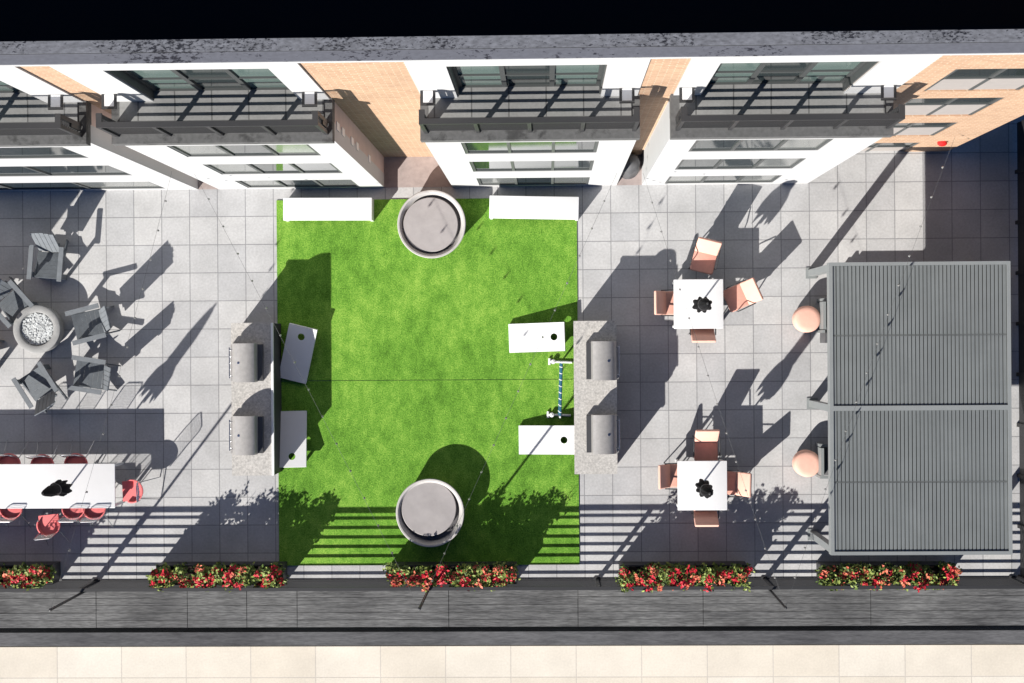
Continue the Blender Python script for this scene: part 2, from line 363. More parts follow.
# bays
zb_top = .238 * H
wrow = [(.006, .051), (.086, .139), (.173, .2215)]
wrow = [(a * H, b_ * H) for a, b_ in wrow]
ZD = .246 * H; ZR = .279 * H
for bi, (b0, b1, w0, w1) in enumerate(BAY):
    x0, x1, u0, u1 = xb(b0), xb(b1), xb(w0), xb(w1)
    mb = MB(); th = .30
    mb.box(x0, u0, YF, YF + th, 0, zb_top); mb.box(u1, x1, YF, YF + th, 0, zb_top)
    z0 = 0
    for (a, c) in wrow:
        mb.box(u0, u1, YF, YF + th, z0, a); z0 = c
    mb.box(u0, u1, YF, YF + th, z0, zb_top)
    bay = bp(mb, 'bay_front', M['white'])
    for (sa, sb) in ((x0 + .001, x0 + .25), (x1 - .25, x1 - .001)):
        MB().box(sa, sb, YF + th, YB, 0, zb_top).build('bay_side', M['white'] if bi == 3 else M['taupe'], bay)
    for ri, (a, c) in enumerate(wrow):
        n = 3; t = .055
        cuts = [u0, u0 + (u1 - u0) * .34, u0 + (u1 - u0) * .67, u1]
        f = MB(); f.box(u0, u1, YF + .012, YF + .08, c - t, c); f.box(u0, u1, YF + .012, YF + .08, a, a + t)
        for x in cuts: 
            xx = min(max(x, u0 + t / 2), u1 - t / 2); f.box(xx - t / 2, xx + t / 2, YF + .012, YF + .08, a + t, c - t)
        fo = bp(f, 'window', M['frame'])
        for k in range(3):
            g = MB(); g.box(cuts[k] + t * .5, cuts[k + 1] - t * .5, YF + .035, YF + .055, a + t, c - t)
            g.build('pane', M[random.choice(['glass', 'glass', 'glassb'])] if ri else M[['glassb', 'glass', 'glassb'][k]], fo)
    # top storey: white wall with glazed doors, set back at the brick plane
    YT = YB - .03; ztd = ZTD
    mb = MB(); ZF = ZT - .25
    mb.box(x0 + .02, u0, YT, YB - .001, ZD, ZF); mb.box(u1, x1 - .02, YT, YB - .001, ZD, ZF); mb.box(u0, u1, YT, YB - .001, ztd, ZF)
    bp(mb, 'terrace_wall', M['white'])
    f = MB(); t = .08; cuts = [u0, u0 + (u1 - u0) * .33, u0 + (u1 - u0) * .66, u1]
    f.box(u0, u1, YB + .13, YB + .22, ztd - t, ztd)
    f.box(u0, u1, YB + .13, YB + .22, ZD, ZD + .10)
    for x in cuts:
        xx = min(max(x, u0 + t / 2), u1 - t / 2); f.box(xx - t / 2, xx + t / 2, YB + .13, YB + .22, ZD + .10, ztd - t)
    for xx in (u0 + .014, u1 - .014): f.box(xx - .012, xx + .012, YB + .002, YB + .128, ZD + .021, ztd - .002)
    f.box(u0, u1, YB + .132, YB + .21, ZD + 1.05, ZD + 1.10)
    fo = bp(f, 'balcony_door', M['doorf'])
    for k in range(3):
        g = MB(); g.box(cuts[k] + t / 2, cuts[k + 1] - t / 2, YB + .16, YB + .18, ZD + .10, ztd - t); g.build('pane', M[['glassp', 'glass', 'glassp'][k]], fo)
    # balcony
    yo = YF - .06
    mb = MB(); mb.box(x0 - .02, x1 + .02, yo, YF + .30, zb_top, ZD - .02); mb.box(x0 - .02, x1 + .02, YF + .30, YB - .002, ZD - .3, ZD - .02)
    sl = bp(mb, 'balcony', M['slab'])
    g = MB(); g.box(x0 + .12, x1 - .12, yo + .20, YB - .004, ZD - .019, ZD); g.box(u0 + .002, u1 - .002, YB - .003, YB + .33, ZD + .001, ZD + .02); g.build('balcony_floor', M['deck'], sl)
    rl = MB(); yo = YF + .05; sx0, sx1 = x0, x1; x0, x1 = x0 + .05, x1 - .05
    for xs in (x0 + .005, x1 - .035): rl.box(xs, xs + .03, yo + .1, YT - .36, ZD + .02, ZD + .5)
    rl.box(x0, x1, yo + .0, yo + .09, ZR - .05, ZR)
    for xs in (x0, x1 - .09): rl.box(xs, xs + .09, yo + .09, YT - .35, ZR - .05, ZR)
    nb = 9
    for k in range(nb):
        z = ZD + .10 + (ZR - ZD - .17) * k / (nb - .5)
        rl.box(x0 + .03, x1 - .03, yo + .03, yo + .055, z, z + .02)
        for xs in (x0 + .03, x1 - .055): rl.box(xs, xs + .025, yo + .055, YT - .35, z, z + .02)
    npst = 4
    for k in range(npst + 1):
        x = x0 + .03 + (x1 - x0 - .06) * k / npst
        rl.box(x - .03, x + .03, yo + .002, yo + .062, ZD - .2, ZR - .05)
    for xs in (x0 + .03, x1 - .03):
        rl.box(xs - .03, xs + .03, YT - .42, YT - .352, ZD, ZR - .051)
    rl.build('railing', M['rail'], sl)
    x0, x1 = sx0, sx1
    for xs in (x0 + .05, x1 - .35):              # rail frame round the end bay next to the wall
        g = MB(); zt_ = ZR - .3
        g.box(xs, xs + .24, YB - .27, YB - .23, zt_ - .03, zt_); g.box(xs, xs + .04, YB - .229, YB - .035, zt_ - .03, zt_); g.box(xs + .20, xs + .24, YB - .229, YB - .035, zt_ - .03, zt_)
        g.build('end_screen', M['rail'], sl)
        g = MB(); g.box(xs + .042, xs + .198, YB - .228, YB - .036, zt_ - .028, zt_ - .006); g.build('lit_wall_plate', M['whitem'], sl)  # white plate added as the sunlit slice of wall inside the frame
# patches of light on the side of the second bay, made as thin white plates
for px, zf in ((332, .222), (332, .202), (354, .165), (354, .143), (372, .085)):
    v = MB(); xs = xb(384.3); v.box(xs - .0005, xs + .012, YF + .22, YF + .36, zf * H - .16, zf * H + .16); bp(v, 'light_patch', M['whitem'])
# roof edge
mb = MB(); mb.box(XL, XC + .1, YB - .06, YB - .001, ZT - .25, ZT - .02); bp(mb, 'fascia', M['white'])
mb = MB(); mb.box(XL, XC + .16, YB - .085, YB + .055, ZT - .018, ZT + .035); bp(mb, 'parapet_edge', M['copingf'])
mb = MB(); mb.box(XL, XC + .14, YB + .062, YB + .235, ZT - .02, ZT + .05); bp(mb, 'parapet_coping', M['coping'])
mb = MB(); mb.box(XL, XC + .1, YB + .236, YB + .36, ZT - .5, ZT - .30)
mb.box(XL, XC - .35, YB + dep, YB + 14, ZT - 2.2, ZT - 1.6); bp(mb, 'roof', M['roof'])
# interior block so that nothing shows through
# small wall fittings
v = MB(); pa = P(373, 157, .5); v.box(pa.x - .12, pa.x + .12, YB - .06, YB - .001, 1.0, 1.16); bp(v, 'wall_light', M['whitem'])
v = MB(); v.lathe([(0.0, 0), (.1, 0), (.1, .05), (.06, .09), (0, .1)], 16, (P(942, 145).x - .42, YB, 1.6), RX(R(90))); bp(v, 'alarm_beacon', M['redl'])
# unseen wall added past the left end of the terrace to cast the far-left shadow
bk = P(-57, 366)
mb = MB(); mb.box(bk.x - 4.5, bk.x, bk.y - .2, bk.y, 0, 2.95); o = mb.build('shadow_caster', M['white'])
tag(o, 'unseen white wall added past the left end of the terrace to cast a shadow', 'wall')

# ------------------------------------------------------------------ edge of the terrace
mb = MB(); mb.box(XL, XR + .3, YE - .26, YE - .001, -.35, .02)
tag(mb.build('kerb', M['black']), kind='structure')
y1, y2 = P(544, 589.3).y, P(544, 626.5).y
led = thing('parapet_ledge', 'weathered dark grey plank capping running beyond the terrace railing', 'ledge', (0, (y1 + y2) / 2, 0))
cuts = [XL, -14, -9.9, -7.9, -6.6, -5.5, -2.2, .6, 3.3, 6.9, 10.6, 14, 20]
for k in range(len(cuts) - 1):
    m_ = MB(); nb = 5
    for j in range(nb):
        ya = (y2 - y1) * j / nb; yb = (y2 - y1) * (j + 1) / nb
        m_.box(cuts[k] + .012, cuts[k + 1] - .0, ya + (y1 - y2) / 2 - .003, yb + (y1 - y2) / 2 + .004, -.3, .03 + random.uniform(-.004, .004))
    m_.build('plank_section', M['plank'], led)
y3, y4 = P(544, 631.5, -.4).y, P(544, 645, -.4).y
mb = MB(); mb.box(XL, 30, y4, y3, -2.0, -.4)
tag(mb.build('low_wall', M['sill']), 'lower dark grey wall top between the black gap and cream paving', 'wall')
mb = MB(); mb.box(XL, 30, y3 - .001, y2 + .2, -2.3, -2.0); tag(mb.build('gutter', M['black']), kind='structure')

# railing
rail = thing('terrace_railing', 'black horizontal bar railing along the bottom edge of the terrace', 'railing', (0, YE - .04, 0))
ZRL = 1.07
m_ = MB(); m_.box(XL, XR, -.035, .035, ZRL - .045, ZRL); m_.build('top_rail', M['rail'], rail)
m_ = MB()
for k in range(7):
    z = .10 + k * .136; m_.box(XL, XR, -.012, .012, z, z + .035)
m_.build('bars', M['rail'], rail)
posts = [-420, -241, -73, 95, 263, 431, 597, 764, 932, 1012]
for px in posts:
    x = P(px, 578).x; m_ = MB(); m_.box(x - .032, x + .032, -.045, .03, 0, ZRL - .046); m_.box(x - .07, x + .07, -.08, .07, .0, .025); m_.build('post', M['rail'], rail)
# east screen wall
es = thing('privacy_screen', 'tall black metal screen wall along the right end of the terrace', 'screen', (XR, 0, 0))
ya, yb = YE, P(1015, 122).y
n = 9
for k in range(n):
    a = ya + (yb - ya) * k / n; b_ = ya + (yb - ya) * (k + 1) / n
    m_ = MB(); m_.box(.06, .10, a + .05, b_ - .03, .08, 2.0); m_.build('panel', M['black'], es)
    m_ = MB(); m_.box(.03, .12, a - .03, a + .048, 0, 2.05); m_.build('post', M['black'], es)
mb = MB(); mb.box(XR + .3, XR + 12, YE, 13, -.9, -.6); tag(mb.build('lower_roof', M['roof']), kind='structure')

# ------------------------------------------------------------------ flower troughs
def flower_box(px0, px1, label, seed, bare=0.0):
    rnd = random.Random(seed)
    a = P(px0 + 3, 578, 1.0); b_ = P(px1 - 3, 578, 1.0); L = b_.x - a.x; cy = P((px0 + px1) / 2, 578.5, 1.0).y
    hw = .21
    t = thing('flower_trough', label, 'planter', ((a.x + b_.x) / 2, cy, 0), 0, 'flower troughs along the railing')
    m_ = MB(); hh = .52
    m_.box(-L / 2, L / 2, -hw, -hw + .03, 0, hh); m_.box(-L / 2, L / 2, hw - .03, hw, 0, hh)
    m_.box(-L / 2, -L / 2 + .03, -hw + .03, hw - .03, 0, hh); m_.box(L / 2 - .03, L / 2, -hw + .03, hw - .03, 0, hh)
    m_.box(-L / 2 + .03, L / 2 - .03, -hw + .03, hw - .03, .02, .1)
    m_.build('trough', M['rail'], t)
    MB().box(-L / 2 + .031, L / 2 - .031, -hw + .031, hw - .031, hh - .1, hh - .05).build('soil', M['soil'], t)
    # clumps: leaves and petals gathered around plant centres
    cl = [(rnd.uniform(-L / 2, L / 2), rnd.uniform(-hw + .01, hw - .02), rnd.uniform(.22, .55), rnd.random()) for _ in range(96)]
    cl = [(x_, y_, min(h_, .34) if x_ < -L / 2 + bare else h_, k_) for (x_, y_, h_, k_) in cl]
    fol, foly, red, org, stm = MB(), MB(), MB(), MB(), MB()
    def leaf(mb_, p, s, flat=.5):
        u = Vector((rnd.gauss(0, 1), rnd.gauss(0, 1), rnd.gauss(0, .5))).normalized()
        nrm = Vector((rnd.gauss(0, flat), rnd.gauss(0, flat), 1)).normalized(); v_ = nrm.cross(u).normalized(); u = v_.cross(nrm)
        mb_.add([p - u * s, p + v_ * s * .55, p + u * s, p - v_ * s * .55 + nrm * s * .2], [(0, 1, 2, 3)])
    for (cx, cy_, ch, kind) in cl:
        top = hh + ch + .04
        stm.tube([(cx, cy_, hh - .06), (cx + rnd.uniform(-.02, .02), cy_, top)], [.006, .003], 4)
        for _ in range(34):
            p = Vector((cx + rnd.gauss(0, .055), cy_ + rnd.gauss(0, .05), rnd.uniform(hh - .02, top)))
            p.y = max(-hw - .04, min(hw + .05, p.y)); leaf(fol if rnd.random() < .6 else foly, p, rnd.uniform(.03, .055))
        if kind < .40: fm, nfl = red, 15
        elif kind < .62: fm, nfl = org, 13
        else: fm, nfl = foly, 9
        for _ in range(nfl):
            p = Vector((cx + rnd.gauss(0, .045), cy_ + rnd.gauss(0, .04), top + rnd.uniform(-.06, .04)))
            p.y = max(-hw - .05, min(hw + .05, p.y))
            leaf(fm, p, rnd.uniform(.028, .052), .35)
    # taller sprigs
    for _ in range(16):
        x = rnd.uniform(-L / 2 + .05, L / 2 - .05); y = rnd.uniform(-hw * .5, hw * .5); hz = rnd.uniform(.56, .72)
        if x < -L / 2 + bare: continue
        dx = rnd.gauss(0, .05)
        stm.tube([(x, y, hh - .05), (x + dx, y, hh + hz)], [.006, .003], 4)
        for k in range(9):
            q_ = k / 9; leaf(fol if k % 3 else org, Vector((x + dx * q_ + rnd.gauss(0, .03), y + rnd.gauss(0, .03), hh + hz * (.35 + .65 * q_))), rnd.uniform(.02, .04), .9)
    fol.build('leaves', M['leaf'], t); foly.build('pale_leaves', M['leafy'], t); red.build('red_flowers', M['fred'], t); org.build('orange_flowers', M['forg'], t); stm.build('stems', M['leaf'], t)
flower_box(-88, 48, 'flower trough at the left end, below the long white dining table', 1)
flower_box(147, 282, 'flower trough at the bottom left corner of the green turf', 2)
flower_box(384, 519, 'flower trough just below the lower round concrete planter on turf', 3, .75)
flower_box(618, 754, 'flower trough below the lower square white table with peach chairs', 4)
flower_box(822, 960, 'flower trough in front of the grey louvered pergola', 5)

# ------------------------------------------------------------------ pergola
zp = 2.42
c0 = P(829, 262.5, zp); c1 = P(1012, 555, zp)
px0_, px1_, py1_, py0_ = c0.x, P(1011.5, 400, zp).x, c0.y, P(920, 555, zp).y
per = thing('pergola', 'dark grey pergola with closed louvered roof at the right', 'pergola', ((px0_ + px1_) / 2, (py0_ + py1_) / 2, 0))
W2, L2 = (px1_ - px0_) / 2, (py1_ - py0_) / 2
m_ = MB(); bt = .07
m_.box(-W2, -W2 + bt, -L2, L2, zp - .24, zp); m_.box(W2 - bt, W2, -L2, L2, zp - .24, zp)
m_.box(-W2 + bt, W2 - bt, L2 - bt, L2, zp - .24, zp); m_.box(-W2 + bt, W2 - bt, -L2, -L2 + bt, zp - .24, zp)
yc = P(920, 408, zp).y - (py0_ + py1_) / 2
m_.box(-W2 + bt, W2 - bt, yc - .05, yc + .05, zp - .24, zp)
m_.build('frame', M['pgrey'], per)
y_a = P(920, 335, zp).y - (py0_ + py1_) / 2; y_b = P(920, 482, zp).y - (py0_ + py1_) / 2
secs = [(y_a + .012, L2 - bt), (yc + .05, y_a - .012), (y_b + .012, yc - .05), (-L2 + bt, y_b - .012)]
for yy in (y_a, y_b): MB().box(-W2 + bt + .002, W2 - bt - .002, yy - .010, yy + .010, zp - .12, zp - .03).build('section_joint', M['louverd'], per)
for (a, b_) in secs:
    m_ = MB(); n = 44; wl = (2 * W2 - 2 * bt) / n
    for k in range(n):
        x = -W2 + bt + wl * (k + .5)
        m_.obox((x - wl * .05, (a + b_) / 2, zp - .035), (wl * .375, (b_ - a) / 2 - .004, .009), RY(R(random.uniform(4, 7))))
    lo = m_.build('louver_section', M['louver'], per)
    MB().box(-W2 + bt + .001, W2 - bt - .001, a, b_, zp - .10, zp - .075).build('gutter_tray', M['louverd'], lo)
for sx in (-1, 1):
    for y in (L2 - .1, yc, -L2 + .1):
        m_ = MB(); m_.box(sx * (W2 - .075) - .07, sx * (W2 - .075) + .07, y - .07, y + .07, 0, zp - .24)
        m_.box(sx * (W2 - .075) - .12, sx * (W2 - .075) + .12, y - .12, y + .12, 0, .02); m_.build('post', M['pgrey'], per)

# lounge seating half under the pergola
def lounge(px, py, label):
    c = P(px, py, .6)
    t = thing('lounge_chair', label, 'chair', (c.x, c.y, 0), 0, 'grey lounge chairs under the pergola')
    m_ = MB(); wv = .37                     # back at the west side (-x)
    m_.box(0, .06, -wv + .08, wv - .08, .30, .74); m_.build('backrest', M['pgrey'], t)
    m_ = MB(); m_.obox((.37, 0, .36), (.30, wv - .06, .07), bev=.04); m_.build('seat_cushion', M['cover'], t)
    for s_ in (-1, 1):
        m_ = MB(); m_.box(.002, .70, s_ * (wv - .035) - .03, s_ * (wv - .035) + .03, .56, .60); m_.build('armrest', M['pgrey'], t)
        for x in (.035, .66):
            m_ = MB(); m_.box(x - .03, x + .03, s_ * (wv - .035) - .028, s_ * (wv - .035) + .028, 0, .558); m_.build('leg', M['pgrey'], t)
lounge(822, 315.5, 'grey lounge chair beside the upper round peach pouf under pergola')
lounge(820, 461.5, 'grey lounge chair beside the lower round peach pouf under pergola')
sf = thing('sofa', 'unseen grey sofa added under the upper end of the pergola for its shadow', 'sofa', (P(885, 303).x, P(885, 303).y, 0))  # out of sight under the roof, added to cast the low shadow beyond it
m_ = MB(); m_.box(-1.35, 1.35, -.08, 0, .1, .75); m_.build('backrest', M['cover'], sf)
m_ = MB(); m_.obox((0, -.45, .28), (1.3, .36, .14), bev=.05); m_.build('seat', M['cover'], sf)
for s_ in (-1, 1):
    m_ = MB(); m_.box(s_ * 1.35 - .05, s_ * 1.35 + .05, -.85, -.081, 0, .6); m_.build('armrest', M['cover'], sf)
# poufs
def pouf(px, py, label):
    c = P(px, py, .44)
    t = thing('pouf', label, 'pouf', (c.x, c.y, 0), 0, 'round peach poufs')
    r = .285
    MB().lathe([(0, .45), (r * .6, .448), (r * .86, .438), (r * .97, .41), (r, .37), (r, .12), (r * .97, .09), (r * .9, .075), (0, .075)], 40).build('cushion', M['peachl'], t)
    MB().lathe([(0, .074), (r * .85, .074), (r * .85, 0), (0, 0)], 32).build('base', M['black'], t)
pouf(808, 319, 'round peach pouf left of the pergola near its upper end')
pouf(808, 464, 'round peach pouf left of the pergola near its lower end')

# ------------------------------------------------------------------ square tables, peach chairs, closed parasols
def table(name, cx, cy, wx, wy, label, grp=None):
    t = thing(name, label, 'table', (cx, cy, 0), 0, grp)
    MB().obox((0, 0, .74), (wx / 2, wy / 2, .018), bev=.012).build('tabletop', M['whitem'], t)
    for sx in (-1, 1):
        for sy in (-1, 1):
            x, y = sx * (wx / 2 - .05), sy * (wy / 2 - .05)
            MB().box(x - .025, x + .025, y - .025, y + .025, 0, .7215).build('leg', M['whitem'], t)
    return t
def parasol(px, py, label, ztop=2.45):
    c = P(px, py, .76)
    t = thing('closed_parasol', label, 'parasol', (c.x, c.y, 0), 0, 'closed black parasols through the tables')
    MB().lathe([(0, .0), (.26, 0), (.26, .04), (.05, .07), (.03, .3), (.03, .30)], 24).build('base', M['rail'], t)
    MB().tube([(0, 0, .05), (0, 0, ztop + .03)], .019, 10).build('pole', M['rail'], t)
    rnd = random.Random(int(px)); m_ = MB(); n = 40; vs = []; fs = []
    levels = [(1.36, .20), (1.42, .215), (1.58, .19), (1.72, .12), (1.76, .10), (1.82, .125), (2.1, .12), (2.3, .09), (ztop - .02, .05), (ztop + .02, .02)]
    for i, (z, r) in enumerate(levels):
        for k in range(n):
            a = 2 * math.pi * k / n; lobe = abs(math.sin(a * 4 + .3))
            rr = r * (.62 + .30 * lobe + .10 * math.sin(a * 2 + px)) if z < 1.7 else r * (.78 + .18 * lobe)
            zz_ = z + (-.10 * lobe + rnd.uniform(-.06, .06) if i == 0 else 0)
            vs.append((rr * math.cos(a), rr * math.sin(a), zz_))
    for i in range(len(levels) - 1):
        for k in range(n): fs.append((i * n + k, i * n + (k + 1) % n, (i + 1) * n + (k + 1) % n, (i + 1) * n + k))
    fs.append(tuple((len(levels) - 1) * n + k for k in range(n))); m_.add(vs, fs, True); m_.build('canopy', M['umb'], t)
    MB().lathe([(.122, 1.735), (.128, 1.75), (.122, 1.79)], 20).build('strap', M['rail'], t)
    MB().lathe([(0, ztop + .08), (.018, ztop + .07), (.025, ztop + .03), (0, ztop + .02)], 12).build('finial', M['rail'], t)

def peach_chair(label, cx, cy, rz):
    """faces -y at rotation 0, backrest on +y"""
    t = thing('dining_chair', label, 'chair', (cx, cy, 0), rz, 'peach dining chairs around the square tables')
    MB().obox((0, -.02, .43), (.25, .25, .045), bev=.04).build('seat', M['peach'], t)
    m_ = MB(); a = R(32)
    m_.obox((0, .285, .645), (.255, .032, .235), RX(-a), bev=.03); m_.build('backrest', M['peachl'], t)
    for sx in (-1, 1):
        for (y, yt) in ((-.22, -.19), (.24, .18)):
            MB().tube([(sx * .235, y, 0), (sx * .2, yt, .40)], [.012, .016], 8).build('leg', M['rail'], t)
        MB().tube([(sx * .262, -.14, .40), (sx * .275, -.14, .60), (sx * .275, -.06, .63), (sx * .265, .27, .64)], .012, 8).build('armrest', M['rail'], t)
    return t
t1 = P(698.5, 304, .74); t2 = P(702.3, 485.5, .74); tw = P(723.3, 304, .74).x - P(673.8, 304, .74).x
table('square_table', t1.x, t1.y, tw, tw, 'upper of the two square white tables with peach chairs', 'square white tables')
table('square_table', t2.x, t2.y, tw, tw, 'lower of the two square white tables with peach chairs', 'square white tables')
parasol(699, 305.5, 'closed black parasol standing through the upper square white table', 2.4)
parasol(701, 485.5, 'closed black parasol standing through the lower square white table', 2.4)
pc = peach_chair('peach chair above the upper square table, turned slightly away', *P(704, 260, .45).xy, R(-14))
def pch(px, py, rz, label):
    c = P(px, py, .45); dup(pc, (c.x, c.y, 0), R(rz), label)
pch(738, 297, -66, 'peach chair right of the upper square table, turned at an angle')
pch(673, 303, 90, 'peach chair left of the upper square table')
pch(702, 322.5, 180, 'peach chair below the upper square table, pushed in')
pch(706, 448.5, 0, 'peach chair above the lower square table')
pch(729, 483, -92, 'peach chair right of the lower square table')
pch(677, 475.5, 90, 'peach chair left of the lower square table')
pch(705, 504.5, 180, 'peach chair below the lower square table, pushed in')

# ------------------------------------------------------------------ long table with red chairs
a = P(115, 463.5, .74); b_ = P(115, 508, .74); lx0 = P(-118, 486, .74).x
table('long_table', (a.x + lx0) / 2, (a.y + b_.y) / 2, a.x - lx0, a.y - b_.y, 'long white dining table with coral red chairs at left edge')
parasol(71, 485, 'closed black parasol standing through the long white dining table', 2.5)
def red_chair(label, cx, cy, rz):
    t = thing('wire_chair', label, 'chair', (cx, cy, 0), rz, 'coral red wire chairs around the long table')
    n = 14; rs = .215
    out = [(-rs, -.20)] + [(rs * math.cos(R(180 - 180 * k / n)), .02 + (rs * .95) * math.sin(R(180 * k / n))) for k in range(n + 1)] + [(rs, -.20)]
    m_ = MB(); vs = [(x, y, z) for z in (.43, .475) for (x, y) in out]; k = len(out)
    m_.add(vs, [tuple(range(k, 2 * k)), tuple(range(k - 1, -1, -1))] + [(i, (i + 1) % k, k + (i + 1) % k, k + i) for i in range(k)]); m_.build('seat', M['red'], t)
    # low padded rim around the back
    vs, fs = [], []; n2 = 18
    for i in range(n2 + 1):
        an = R(205 - 230 * i / n2)
        for (r, z) in ((.215, .47), (.245, .47), (.255, .545), (.232, .55)):
            vs.append((r * math.cos(an), .02 + r * math.sin(an) * .95, z))
    for i in range(n2):
        for j in range(4): fs.append((i * 4 + j, i * 4 + (j + 1) % 4, (i + 1) * 4 + (j + 1) % 4, (i + 1) * 4 + j))
    fs += [(3, 2, 1, 0), tuple(n2 * 4 + j for j in range(4))]
    m_ = MB().add(vs, fs, True); m_.build('lower_back', M['red'], t)
    hoop = MB(); pts = [(-.205, .17, .46), (-.205, .20, .72), (-.195, .245, .95), (-.15, .255, 1.0), (.15, .255, 1.0), (.195, .245, .95), (.205, .20, .72), (.205, .17, .46)]
    hoop.tube(pts, .010, 8); bf = hoop.build('back_frame', M['chrome'], t)
    ms = MB()
    for i in range(11):
        x = -.18 + .036 * i; ms.tube([(x, .235, .48), (x, .235, .70), (x * .95, .255, 1.0)], .0021, 4)
    for i in range(11):
        z = .64 + .034 * i; yy = .195 + (z - .64) * .16; ms.tube([(-.2, yy - .002, z), (0, yy + .02, z), (.2, yy - .002, z)], .0021, 4)
    ms.build('wire_mesh', M['chrome'], bf)
    for sx in (-1, 1):
        for (y, yt) in ((-.25, -.16), (.50, .13)):
            MB().tube([(sx * .24, y, 0), (sx * .17, yt, .428)], .010, 8).build('leg', M['chrome'], t)
    return t
c = P(77, 465, .45)
rc = red_chair('coral red chair on the upper side of the long table, third from left', c.x, c.y, 0)
def rch(px, py, rz, label):
    c = P(px, py, .45); dup(rc, (c.x, c.y, 0), R(rz), label)
rch(43.5, 466, 3, 'coral red chair on the upper side of the long table, second from left')
rch(10, 465, -2, 'coral red chair on the upper side of the long table, leftmost')
rch(12, 507, 180, 'coral red chair on the lower side of the long table, leftmost')
rch(74.5, 507, 180, 'coral red chair below the long table, just left of its corner chair')
rch(95, 507, 182, 'coral red chair below the long table beside its lower right corner')
rch(49.5, 524, 186, 'coral red chair pulled out below the long table')
rch(132, 491, -88, 'coral red chair at the right end of the long table')

# ------------------------------------------------------------------ fire pit and adirondack chairs
c = P(36.5, 329, .42)
fp = thing('fire_pit', 'round pale concrete fire pit filled with crushed glass', 'fire pit', (c.x, c.y, 0))
ro, ri = .52, .37
MB().lathe([(0, 0), (.46, 0), (ro - .02, .10), (ro, .38), (ro - .01, .42), (ro - .03, .43), (ri + .02, .43), (ri, .42), (ri - .02, .34)], 56).build('bowl', M['pit'], fp)
m_ = MB(); rnd = random.Random(3)
m_.lathe([(0, .365), (.2, .365), (ri - .021, .355), (ri - .021, .3)], 40)
for _ in range(240):
    a_ = rnd.uniform(0, 6.283); r_ = ri * .92 * math.sqrt(rnd.random()); s_ = rnd.uniform(.012, .026)
    m_.obox((r_ * math.cos(a_), r_ * math.sin(a_), .366), (s_, s_ * .8, s_ * .5), RZ(rnd.uniform(0, 3)) @ RX(rnd.uniform(-.3, .3)))
o = m_.build('crushed_glass', M['glassstone'], fp)
def adirondack(label, cx, cy, rz):
    """faces -y at rotation 0"""
    t = thing('adirondack_chair', label, 'chair', (cx, cy, 0), rz, 'grey adirondack chairs around the fire pit')
    m_ = MB()
    for k in range(6):
        y = -.30 + k * .095; z = .37 - k * .022; m_.obox((0, y, z), (.285, .0475, .011), RX(R(-13)))
    m_.build('seat', M['adir2'], t)
    m_ = MB(); a_ = R(-27)
    for k in range(5):
        x = -.20 + .10 * k; hh = .40 - abs(k - 2) * .018
        m_.obox((x, .235 + .18, .255 + .38), (.046, .011, hh), RX(a_))
    m_.build('backrest', M['adir'], t)
    for z, y in ((.50, .37), (.82, .53)): pass
    m_ = MB(); m_.obox((0, .385, .50), (.26, .02, .035), RX(a_)); m_.obox((0, .53, .80), (.24, .02, .03), RX(a_)); m_.build('back_brace', M['adir2'], t)
    for sx in (-1, 1):
        m_ = MB(); m_.obox((sx * .325, -.03, .575), (.05, .37, .013)); m_.build('armrest', M['adir'], t)
        m_ = MB(); m_.obox((sx * .30, -.29, .28), (.014, .055, .28)); m_.build('leg', M['adir2'], t)
        m_ = MB(); m_.obox((sx * .272, .10, .22), (.013, .45, .055), RX(R(-20))); m_.build('leg', M['adir2'], t)
    return t
c = P(46.5, 262, .5)
ad = adirondack('grey adirondack chair above the fire pit', c.x, c.y, R(-5))
def adc(px, py, rz, label):
    c = P(px, py, .5); dup(ad, (c.x, c.y, 0), R(rz), label)
adc(10, 303, 42, 'grey adirondack chair at the left edge above the fire pit')
adc(88, 324, -76, 'grey adirondack chair right of the fire pit, level with it')
adc(89, 375, -99, 'grey adirondack chair to the lower right of the fire pit')
adc(37, 386, -148, 'grey adirondack chair straight below the fire pit, turned askew')
adc(-22, 352, 80, 'grey adirondack chair just past the left edge beside the fire pit')

# ------------------------------------------------------------------ grill counters
def counter(x0, x1, y0, y1, side, label, grills):
    z = .94
    a = P(x0, y0, z); b_ = P(x1, y1, z); cx, cy = (a.x + b_.x) / 2, (a.y + b_.y) / 2; hx, hy = (b_.x - a.x) / 2, (a.y - b_.y) / 2
    t = thing('grill_counter', label, 'counter', (cx, cy, 0), 0, 'granite topped grill counters')
    MB().obox((0, 0, z - .02), (hx, hy, .022)).build('countertop', M['stone'], t)
    MB().box(-hx + .03, hx - .03, -hy + .03, hy - .03, 0, z - .043).build('base', M['cbase'], t)
    if side < 0:
        MB().box(hx + .001, hx + .05, -hy, hy, z - .03, z + .03).build('edge_strip', M['whitem'], t); MB().box(hx - .028, hx + .048, -hy + .01, hy - .01, 0, z - .045).build('back_panel', M['cbase'], t)
    for (gy0, gy1) in grills: pass
    return t
counter(231, 272, 323, 475.5, -1, 'granite topped grill counter along the left edge of the turf', [])
counter(573.5, 617.5, 321, 474, 1, 'granite topped grill counter along the right edge of the turf', [])
